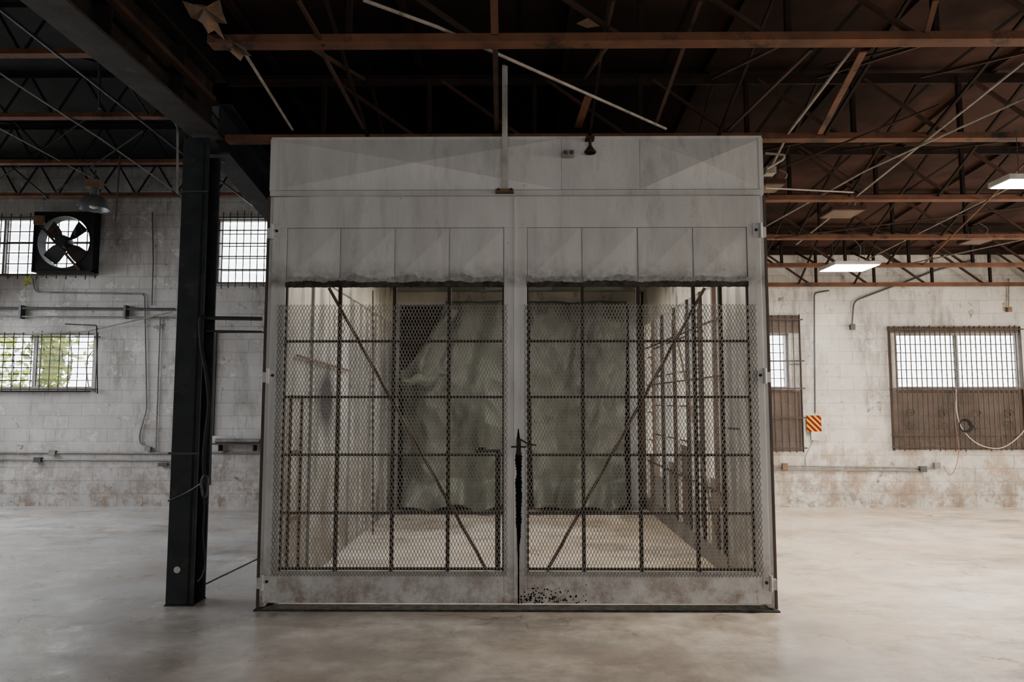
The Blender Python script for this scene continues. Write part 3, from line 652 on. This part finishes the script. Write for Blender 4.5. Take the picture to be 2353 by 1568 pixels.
fl = MB(); fp = {}
for i in range(25):
    for j in range(9):
        u, v = i/24, j/8; px = 926+100*u; py = 870-20*u+v*(8+18*math.sin(u*PI))+4*math.sin(u*14); p = P(px, py, 10.36-.06*math.sin(v*PI)+.03*noise.noise(V((u*6, v*3, 2)))); fp[i, j] = len(fl.v); fl.v.append(tuple(p))
for i in range(24):
    for j in range(8): fl.f.append((fp[i, j], fp[i, j+1], fp[i+1, j+1], fp[i+1, j]))
fl.build('folded_flap', DRAPEG, ls, smooth=True)
fl = MB(); fp = {}
for i in range(25):
    for j in range(7):
        v, u = i/24, j/6
        cx_ = 1022-72*math.sin(v*PI/2)**1.3; py = 712+150*v; px = cx_+u*(30-8*v); p = P(px, py, 10.42-.05*math.sin(u*PI)+.03*noise.noise(V((u*3, v*6, 7)))); fp[i, j] = len(fl.v); fl.v.append(tuple(p))
for i in range(24):
    for j in range(6): fl.f.append((fp[i, j], fp[i, j+1], fp[i+1, j+1], fp[i+1, j]))
fl.build('peeled_edge', DRAPE, ls, smooth=True)
tag(MB().tube([P(857, 668, 7.0), P(857, 1230, 7.0)], .007, 6).build('chain', RUSTY), 'thin dark chain hanging inside the booth by the left wall', 'chain')
pipe([P(1672, 985, 6.3), P(1712, 987, 6.3), P(1712, 1060, 6.3)], .010, PIPED, 'short dark pipe elbow inside the booth beside the right door')
# ---------------------------------------------------------------- header hardware
post = thing('hanger_post', P(1159, 446, YD-.06), 'slim white-painted post rising from the booth header to the roof', 'post')
q0 = P(1160, 440, YD-.06)
MB().box(q0.x-.022, q0.x+.006, YD-.085, YD-.055, q0.z, 4.33).box(q0.x+.006, q0.x+.022, YD-.07, YD-.055, q0.z, 4.33).build('upright', WHITEP, post)
MB().box(q0.x-.075, q0.x+.07, YD-.09, YD-.013, fz(447), fz(441)).build('foot_bracket', BRACE, post)
for s in (-.05, .05): MB().lathe((q0.x+s, YD-.09, fz(443)), [(0, -.004), (.012, -.004), (.012, .01)], 8, 'y').build('bolt', RUSTY, post)
fl_ = thing('lamp_socket', P(1305, 355, YD-.03), 'small white twin-outlet fixture mounted on the booth header', 'light fixture')
c = P(1305, 355, YD-.03)
MB().box(c.x-.045, c.x+.05, YD-.075, YD-.01, c.z-.025, c.z+.025).build('body', WHITEP, fl_, bevel=.006)
for s in (-.022, .028): MB().lathe((c.x+s, YD-.078, c.z), [(0, -.006), (.014, -.006), (.018, .004)], 12, 'y').build('socket', PIPED, fl_, smooth=True)
fl2 = thing('header_lamp', P(1356, 350, YD-.06), 'dark rusted bell-shaped lamp holder at the booth header top', 'light fixture')
c = P(1356, 335, YD-.07)
MB().tube([c+V((0, 0, .075)), c+V((0, 0, -.01))], .012, 8).build('stem', JMID, fl2)
MB().lathe(c+V((0, 0, -.05)), [(.045, -.01), (.05, 0), (.025, .03), (.015, .05), (0, .05)], 16).build('bell', RUSTY, fl2, smooth=True)
MB().box(c.x-.035, c.x+.035, c.y-.02, YD-.006, c.z+.055, c.z+.075).build('mount', JMID, fl2)
# ---------------------------------------------------------------- ceiling rods
pipe([P(835, 0, 3.85), P(1005, 62, 4.12), P(1530, 296, 5.72)], .011, PIPEB, 'long pale conduit slanting across the top centre above the booth', corner=.02)
pipe([P(556, 112, 4.28), P(672, 298, 5.72)], .010, PIPEB, 'pale conduit slanting above the top left corner of the booth')
pipe([P(1962, 108, 4.32), P(1812, 305, 5.8), P(1765, 398, 6.6)], .011, PIPEB, 'pale conduit sloping down to the top right corner of the booth', corner=.02)
def strut(a, b, w, h, m, lab): tag(MB().bar(P(*a), P(*b), w, h, (0, 0, 1)).build('bridging_strut', m), lab, 'strut')
strut((1984, 118, 4.32), (1884, 307, 5.78), .045, .012, JOIST, 'flat orange-brown strut between the two nearest joists at right')
strut((1352, 222, 5.3), (1328, 292, 5.75), .06, .012, JOIST, 'short brown strut just above the booth header lamp')
strut((1135, 0, 4.0), (1137, 78, 4.14), .045, .01, JOIST, 'brown strut continuing the line of the white post at the top edge')
strut((1138, 108, 4.32), (1141, 300, 5.72), .035, .01, JMID, 'dark flat strut beside the white post')
strut((735, 110, 4.3), (835, 295, 5.7), .02, .02, JMID, 'dark strut above the upper panels of the left booth door')
strut((685, 0, 3.9), (745, 105, 4.2), .02, .02, JMID, 'dark strut entering the top of the photo left of centre')
strut((1410, 0, 3.9), (1378, 140, 4.6), .02, .02, JMID, 'dark strut at the top edge above the header lamp')
strut((1610, 0, 3.9), (1505, 290, 5.75), .025, .015, JMID, 'brown strut crossing behind the nearest joist above the right booth door')
strut((1865, 112, 4.3), (1672, 300, 5.78), .02, .02, JMID, 'brown strut over the top right of the booth')
strut((2150, 0, 3.9), (2130, 75, 4.15), .03, .012, JOIST, 'short rusty strut at the top edge on the right')
pipe([P(2400, 105, 4.4), P(1830, 562, 9.1)], .009, PIPEB, 'long thin rod crossing the right ceiling, upper one')
pipe([P(2400, 205, 4.7), P(1990, 392, 6.7), P(1760, 520, 8.6)], .009, PIPEB, 'long thin rod crossing the right ceiling, lower one', corner=.02)
pipe([P(2400, 330, 5.2), P(2120, 610, 10.0)], .009, JOIST, 'brown bracing rod near the right edge between the lit panels')
pipe([P(2400, 540, 8.6), P(2050, 615, 10.6)], .009, PIPEB, 'thin rod near the back right ceiling above the wall')
pipe([P(1760, 400, 6.3), P(2160, 240, 5.2)], .009, JMID, 'thin brown rod rising right from the top right corner of the booth')
pipe([P(2353, 415, 6.6), P(1990, 598, 10.2)], .008, PIPEB, 'faint rod sloping over the lit square panel')
pipe([P(2400, 470, 8.0), P(1780, 548, 8.6)], .008, JMID, 'thin brown rod running level behind the lit panels')
pipe([P(1835, 335, 7.2), P(2000, 440, 7.2)], .010, JMID, 'short brown bracing rod above the unlit ceiling panel')
strut((2090, 105, 4.3), (1900, 150, 5.6), .03, .01, JDARK, 'thin dark bridging bar high at the upper right')
pipe([P(-20, 5, 5.1), P(410, 345, 7.6), P(640, 515, 10.6)], .013, PIPED, 'long blue-grey rod running beside the black column to the back wall', corner=.02)
pipe([P(-20, 155, 6.7), P(230, 318, 8.6), P(420, 452, 10.8)], .010, PIPE, 'thin rod sloping across the left bay ceiling', corner=.02)
pipe([P(-20, 285, 8.1), P(250, 430, 10.7)], .009, PIPEB, 'thin pale rod at the far left over the exhaust fan')
pipe([P(230, 110, 7.0), P(228, 250, 7.0)], .014, PIPED, 'short dark drop rod hanging in the upper left bay')
pipe([P(276, 358, 9.3), P(264, 520, 9.3)], .012, PIPED, 'dark drop rod hanging right of the dome lamp')
for i, (a, b) in enumerate((((2, 410), (230, 250)), ((100, 460), (330, 300)), ((0, 360), (110, 455)))):
    pipe([P(a[0], a[1], 10.2), P(b[0], b[1], 8.1)], .010, JBLACK, ['dark cross brace in the left bay ending at the far left', 'dark cross brace in the left bay rising from above the fan', 'dark cross brace at the left edge above the upper window'][i])
pipe([P(1758, 352, 5.9), P(1803, 356, 5.9), P(1800, 366, 5.9), P(1762, 388, 5.9)], .010, PIPEB, 'bent pale pipe at the top right corner of the booth', corner=.03)
pipe([P(1758, 432, 6.3), P(1960, 442, 6.9)], .008, PIPEB, 'thin pale conduit running right from the booth top corner')
tag(MB().box(P(1756, 410, 6.0).x, P(1780, 410, 6.0).x, 5.95, 6.05, P(1765, 402, 6).z, P(1765, 386, 6).z).build('junction_box', PIPEB, bevel=.004), 'small pale junction box at the top right of the booth', 'junction box')
def torn(pts, Y, lab, m=ORANGE):
    g = MB(); c = V((0, 0, 0)); P3 = [P(px, py, Y+random.uniform(-.05, .05)) for px, py in pts]
    for p in P3: c += p
    c /= len(P3); vs = P3+[c+V((0, -.05, .02))]; n = len(P3); fs = [(i, (i+1) % n, n) for i in range(n)]; g.add(vs, fs); o = g.build('torn_lining', m)
    so = o.modifiers.new('t', 'SOLIDIFY'); so.thickness = .006; return tag(o, lab, 'torn ceiling lining')
torn([(420, 2), (445, 30), (450, 12), (470, 14), (480, 30), (490, 6), (505, 0), (512, 30), (522, 55), (500, 52), (515, 92), (492, 70), (478, 78), (468, 55), (455, 45), (440, 40)], 3.95, 'torn rusty lining hanging beside the girder at the top left')
torn([(482, 85), (520, 82), (540, 105), (560, 112), (578, 128), (560, 126), (552, 140), (530, 120), (510, 110)], 4.12, 'torn strip at the left end of the nearest joist')
torn([(1325, 55), (1345, 48), (1375, 52), (1382, 60), (1350, 64)], 4.6, 'rust-coloured peeling patch under the deck above the booth', BRASS)
# ---------------------------------------------------------------- lamps
def dome(c, lab):
    t = thing('pendant_lamp', c, lab, 'pendant lamp')
    MB().lathe(c, [(.20, 0), (.195, .03), (.17, .11), (.11, .17), (.06, .19), (.055, .28), (.02, .29)], 28).lathe(c, [(.19, .004), (.16, .10), (.1, .16), (0, .17)], 28).build('dome_shade', GALV, t, smooth=True)
    MB().lathe(c+V((0, 0, .02)), [(0, -.02), (.05, 0), (.06, .06), (.03, .12)], 14).build('bulb', WHC, t, smooth=True)
    MB().box(c.x-.10, c.x+.09, c.y-.07, c.y+.07, c.z+.29, c.z+.40).build('ballast_box', BRASS, t, bevel=.005)
    MB().tube([c+V((0, 0, .40)), c+V((0, 0, .55))], .01, 6).build('stem', PIPED, t)
dome(P(215, 481, 9.5), 'grey dome pendant lamp hanging above the exhaust fan at left')
def panel(px, py, Y, lx, ly, lab, lit, top, e=0):
    c = P(px, py, Y); t = thing('ceiling_light_panel', c, lab, 'ceiling light')
    MB().box(c.x-lx/2, c.x+lx/2, Y-ly/2, Y+ly/2, c.z+.006, c.z+.05).build('housing', WHC if lit else JMID, t, bevel=.004)
    MB().box(c.x-lx/2+.015, c.x+lx/2-.015, Y-ly/2+.015, Y+ly/2-.015, c.z, c.z+.006).build('diffuser', LIT if lit else BRACE, t)
    MB().tube(spline([c+V((.1, 0, .05)), c+V((.16, 0, .05+top*.6)), c+V((.05, 0, .05+top))]), .005, 5).build('cord', PIPE, t)
    for s in (-1, 1): MB().tube([c+V((s*lx*.35, 0, .05)), c+V((s*lx*.35, 0, .05+top))], .003, 5).build('hanger_wire', PIPED, t)
    if lit:
        ld = bpy.data.lights.new('panel_glow', 'AREA'); ld.shape = 'RECTANGLE'; ld.size = lx; ld.size_y = ly; ld.energy = e; ld.color = (1, .93, .83)
        lo_ = bpy.data.objects.new('panel_glow', ld); C.objects.link(lo_); lo_.location = c-V((0, 0, .01))
panel(1951, 617, 9.2, .58, .50, 'brightly lit square ceiling panel over the right back wall', True, .35, 120)
panel(2455, 424, 5.6, 1.1, .26, 'brightly lit ceiling panel cut by the right photo edge', True, .4, 220)
panel(1935, 493, 7.6, .36, .36, 'unlit brown ceiling panel in the right bay', False, .2)
panel(2242, 557, 9.0, .3, .3, 'small unlit ceiling panel right of the lit square one', False, .2)
panel(1770, 434, 6.6, .2, .3, 'small unlit light plate beside the booth top right corner', False, .15)
# ---------------------------------------------------------------- exhaust fan
Yf = YB-.27; a = P(80, 560, Yf); b = P(219, 560, Yf); zc = P(150, 557, Yf).z; xc = (a.x+b.x)/2; s_ = (b.x-a.x)/2
fan = thing('exhaust_fan', (xc, Yf, zc-s_), 'black square exhaust fan with four still blades in the upper left window', 'exhaust fan')
h = MB(); n = 40; R0 = s_*.86
for yy in (Yf-.03, Yf+.1):
    vs = []
    for k in range(n):
        t_ = 2*PI*k/n; cs, sn = math.cos(t_), math.sin(t_); m_ = max(abs(cs), abs(sn))
        vs += [(xc+R0*cs, yy, zc+R0*sn), (xc+s_*cs/m_, yy, zc+s_*sn/m_)]
    h.add(vs, [((2*k), (2*k+1), (2*k+3) % (2*n), (2*k+2) % (2*n)) for k in range(n)])
h.lathe((xc, Yf, zc), [(R0, -.04), (R0, .16)], 40, 'y')
for (xa, xb, za_, zb_) in ((xc-s_, xc+s_, zc-s_, zc-s_+.02), (xc-s_, xc+s_, zc+s_-.02, zc+s_), (xc-s_, xc-s_+.02, zc-s_, zc+s_), (xc+s_-.02, xc+s_, zc-s_, zc+s_)):
    h.box(xa, xb, Yf-.05, Yf+.12, za_, zb_)
h.build('housing', JBLACK, fan)
for k in range(4):
    ang = PI/4+k*PI/2+.08; bl = MB(); pr = []
    for r, wd, tw in ((.06, .05, .06), (.16, .11, .05), (.30, .14, .035), (s_*.78, .14, .02)):
        ca, sa = math.cos(ang), math.sin(ang)
        c0 = V((xc+r*ca, Yf+.03, zc+r*sa)); tng = V((-sa, 0, ca))
        pr.append((c0-tng*wd*.9+V((0, -tw, 0)), c0+tng*wd*.7+V((0, tw, 0))))
    for (p, q), (p2, q2) in zip(pr[:-1], pr[1:]): bl.add([p, q, q2, p2, p+V((0, .006, 0)), q+V((0, .006, 0)), q2+V((0, .006, 0)), p2+V((0, .006, 0))], [(0, 1, 2, 3), (7, 6, 5, 4), (0, 4, 5, 1), (2, 6, 7, 3), (1, 5, 6, 2), (3, 7, 4, 0)])
    bl.build('blade', BARM if k % 2 else STEEL, fan)
MB().lathe((xc, Yf, zc), [(0, -.12), (.09, -.12), (.10, -.08), (.10, .05), (0, .06)], 20, 'y').build('motor', STEEL, fan, smooth=True)
MB().bar((xc-s_*.95, Yf-.06, zc+s_*.75), (xc+s_*.6, Yf-.06, zc-s_*.95), .035, .02).build('motor_strut', BARM, fan)
MB().box(xc-s_*.95, xc-s_*.95+.16, Yf-.10, Yf-.05, zc+s_*.55, zc+s_*.85).build('switch_box', BRASS, fan, bevel=.005)
vb = MB(); c = P(62, 645, 11.1)
for k in range(14):
    p = c+V((random.uniform(-.06, .06), random.uniform(-.02, .02), random.uniform(-.08, .06))); a_ = V([random.uniform(-1, 1) for _ in range(3)]).normalized(); b_ = a_.orthogonal()
    vb.add([p-a_*.03, p+b_*.015, p+a_*.03, p-b_*.015], [(0, 1, 2, 3)])
vb.tube([P(75, 625, 11.1), P(62, 645, 11.1)], .004, 5)
tag(vb.build('vine_sprig', LEAF), 'tiny yellow-green sprig poking in below the fan', 'sprig')
# ---------------------------------------------------------------- wall conduits
Yw = YB-.03
def wp(pts, r, m, lab, c=.08, off=0): return pipe([P(x, y, Yw-off) for x, y in pts], r, m, lab, corner=c)
wp([(350, 487), (352, 600), (349, 702)], .009, PIPED, 'thin dark conduit dropping from high on the left wall')
wp([(75, 640), (80, 672), (332, 676), (337, 940), (320, 1000), (322, 1022), (345, 1028)], .012, PIPE, 'grey conduit looping down the left wall past the fan')
wp([(368, 728), (358, 1036)], .011, PIPE, 'straight grey conduit on the left wall near the column')
wp([(-30, 708), (402, 711)], .020, PIPED, 'thick dark pipe along the left wall, the upper of two', off=.05)
wp([(-30, 727), (402, 730)], .013, PIPE, 'thinner pipe along the left wall, the lower of two', off=.05)
wp([(60, 768), (200, 762), (396, 717)], .012, PIPEB, 'pale pipe slanting up to the column over the lower left window', .03, .1)
wp([(-30, 1040), (395, 1042)], .016, PIPE, 'upper of two low conduits on the left wall')
wp([(-30, 1056), (395, 1059)], .013, PIPE, 'lower of two low conduits on the left wall')
wp([(470, 1040), (605, 1042)], .015, PIPE, 'low conduit between the column and the booth')
wp([(150, 745), (222, 748), (224, 905)], .009, RUSTY, 'rusty rod hanging at the right side of the lower left window', .02, .12)
for x, lab in ((50, 'far left'), (290, 'near the conduit')):
    tag(MB().box(P(x-2.5, 715, Yw-.03).x, P(x+2.5, 715, Yw-.03).x, Yw-.08, YB, P(x, 733, Yw).z, P(x, 703, Yw).z).build('pipe_bracket', PIPED), 'dark bracket holding the pipes on the left wall, '+lab, 'bracket', 'pipe brackets on the left wall')
def jb(px, py, w_, h_, m, lab, d=.07):
    c = P(px, py, YB-d/2); t = thing('junction_box', (c.x, YB-d/2, c.z-h_/2), lab, 'junction box')
    MB().box(c.x-w_/2, c.x+w_/2, YB-d+.008, YB, c.z-h_/2, c.z+h_/2).build('body', m, t, bevel=.004)
    MB().box(c.x-w_/2-.005, c.x+w_/2+.005, YB-d, YB-d+.008, c.z-h_/2-.005, c.z+h_/2+.005).build('cover', m, t)
    return t
jb(88, 1057, .10, .07, PIPED, 'dark junction box on the lower left wall conduit')
jb(122, 1040, .09, .06, PIPE, 'grey junction box on the upper left wall conduit')
jb(376, 1068, .13, .045, PIPED, 'flat dark box beside the column low on the left wall')
jb(341, 1032, .08, .05, PIPE, 'small grey fitting where the looping conduit ends')
sh = thing('wall_shelf', (P(548, 1022, YB-.1).x, YB-.1, P(548, 1024, YB-.1).z), 'rusty narrow shelf on the wall between column and booth', 'shelf')
a = P(488, 1022, YB-.1); b = P(612, 1022, YB-.1)
MB().box(a.x, b.x, YB-.18, YB, a.z, a.z+.02).build('board', RUSTSH, sh)
for xx in (a.x+.1, b.x-.2): MB().box(xx, xx+.02, YB-.12, YB, a.z-.10, a.z).build('bracket', RUSTY, sh)
zz = a.z+.02+.035
tag(MB().tube([(a.x+.05, YB-.1, zz), (b.x-.1, YB-.1, zz)], .035, 12).build('pipe_length', PIPE, smooth=True), 'length of grey pipe lying on the rusty wall shelf', 'pipe')
wp([(1905, 668), (1871, 674), (1873, 950)], .012, PIPED, 'dark conduit dropping to the yellow and red striped sign', .06)
wp([(2240, 598), (2150, 622), (1962, 692), (1958, 745)], .013, PIPED, 'grey conduit sloping down the right wall to a small box', .1)
jb(1958, 752, .06, .08, PIPED, 'small dark switch box at the end of the sloping conduit')
wp([(1775, 1071), (2145, 1076)], .010, PIPE, 'upper low conduit on the right wall')
wp([(1775, 1080), (2112, 1083)], .012, PIPE, 'lower low conduit on the right wall')
jb(1803, 1072, .07, .09, BRASS, 'brown outlet box on the right wall close to the booth')
jb(2120, 1078, .09, .08, PIPED, 'grey outlet box at the end of the lower right conduit')
jb(2152, 1070, .08, .08, PIPE, 'pale outlet box under the ornamental grille')
jb(1873, 1002, .13, .12, WHC, 'white box directly below the striped sign')
wp([(1868, 1012), (1850, 1050), (1852, 1072)], .007, PIPEB, 'pale cable dropping from the white box', .03)
wp([(2152, 1062), (2158, 1038)], .006, WHC, 'short pale lead above the outlet box under the grille')
wp([(2318, 640), (2318, 705)], .010, PIPEB, 'short drop conduit high on the right wall')
jb(2318, 712, .05, .07, BRASS, 'small brown fitting above the wide right window')
sg = thing('warning_sign', P(1870, 990, YB-.05), 'yellow and red striped square sign on the right wall', 'sign')
a = P(1854, 992, YB-.05); b = P(1886, 955, YB-.05)
MB().box(a.x, b.x, YB-.06, YB-.045, a.z, b.z).build('board', SIGNY, sg)
MB().box(a.x+.02, b.x-.02, YB-.045, YB, a.z+.02, b.z-.02).build('backing', BRASS, sg)
def clip(poly, fn):
    out = []
    for i in range(len(poly)):
        p, q = poly[i], poly[(i+1) % len(poly)]; fp_, fq = fn(p), fn(q)
        if fp_ >= 0: out.append(p)
        if fp_*fq < 0: t = fp_/(fp_-fq); out.append((p[0]+(q[0]-p[0])*t, p[1]+(q[1]-p[1])*t))
    return out
w_, h_ = b.x-a.x, b.z-a.z
for k in range(6):
    c0 = .03+k*.088; c1 = c0+.048
    pl = clip(clip([(0, 0), (w_, 0), (w_, h_), (0, h_)], lambda p: p[0]+p[1]-c0), lambda p: c1-p[0]-p[1])
    if len(pl) > 2:
        st = MB(); n = len(pl)
        st.add([(a.x+p[0], YB-.0625, a.z+p[1]) for p in pl]+[(a.x+p[0], YB-.060, a.z+p[1]) for p in pl], [tuple(range(n)), tuple(reversed(range(n, 2*n)))]+[(i, n+i, n+(i+1) % n, (i+1) % n) for i in range(n)])
        st.build('red_stripe', SIGNR, sg)
Yc = YB-.13
tag(MB().tube(spline([P(2197, 895, Yc), P(2199, 950, Yc), P(2214, 990, Yc), P(2250, 1022, Yc), P(2300, 1030, Yc), P(2345, 1000, Yc), P(2370, 960, Yc)]), .007, 6).build('cable', WHC, smooth=True), 'white cable drooping in a loop over the right grille', 'cable')
Yc2 = YB-.15
tag(MB().tube(spline([P(2199, 893, Yc2), P(2194, 960, Yc2), P(2203, 1030, Yc2), P(2196, 1075, Yc2), P(2182, 1092, Yc2), P(2168, 1072, YB-.05)]), .005, 6).build('cable', REDC, smooth=True), 'reddish cord hanging below the wide right window', 'cord')
cl = MB()
cl.tube([P(2216, 978, Yc-.01)+V(((.072+.0006*q)*math.cos(q*PI/10), -.0008*q, (.072+.0006*q)*math.sin(q*PI/10))) for q in range(61)], .007, 6)
tag(cl.build('cable_coil', BLACK, smooth=True), 'coil of black cable hung on the right grille', 'cable coil')
# ---------------------------------------------------------------- lights
def area(name, loc, rot, sx, sy, e, col, spread=None):
    l = bpy.data.lights.new(name, 'AREA'); l.shape = 'RECTANGLE'; l.size = sx; l.size_y = sy; l.energy = e; l.color = col
    if spread: l.spread = math.radians(spread)
    o = bpy.data.objects.new(name, l); C.objects.link(o); o.location = loc; o.rotation_euler = rot; return o
area('door_daylight', (1.5, -8.7, 1.9), (math.radians(80), 0, 0), 12, 3.0, 440, (1, .97, .94))
area('right_daylight', (9.0, 6.2, 2.0), (math.radians(60), 0, math.radians(90)), 8, 2.6, 950, (1, .89, .76))
area('left_daylight', (-9.3, 7.5, 2.6), (math.radians(50), 0, math.radians(-90)), 6, 2.4, 430, (.94, .96, 1), 150)
area('booth_lamp', (0, 7.2, ZC-.12), (0, 0, 0), 2.6, 1.2, 95, (1, .94, .84))
area('booth_lamp', (0, 8.8, ZC-.12), (0, 0, 0), 2.4, .8, 38, (1, .95, .87))
wd = bpy.data.worlds.new('world'); bpy.context.scene.world = wd; wd.use_nodes = True
bg = wd.node_tree.nodes['Background']; bg.inputs[0].default_value = (.90, .95, 1, 1); bg.inputs[1].default_value = 11
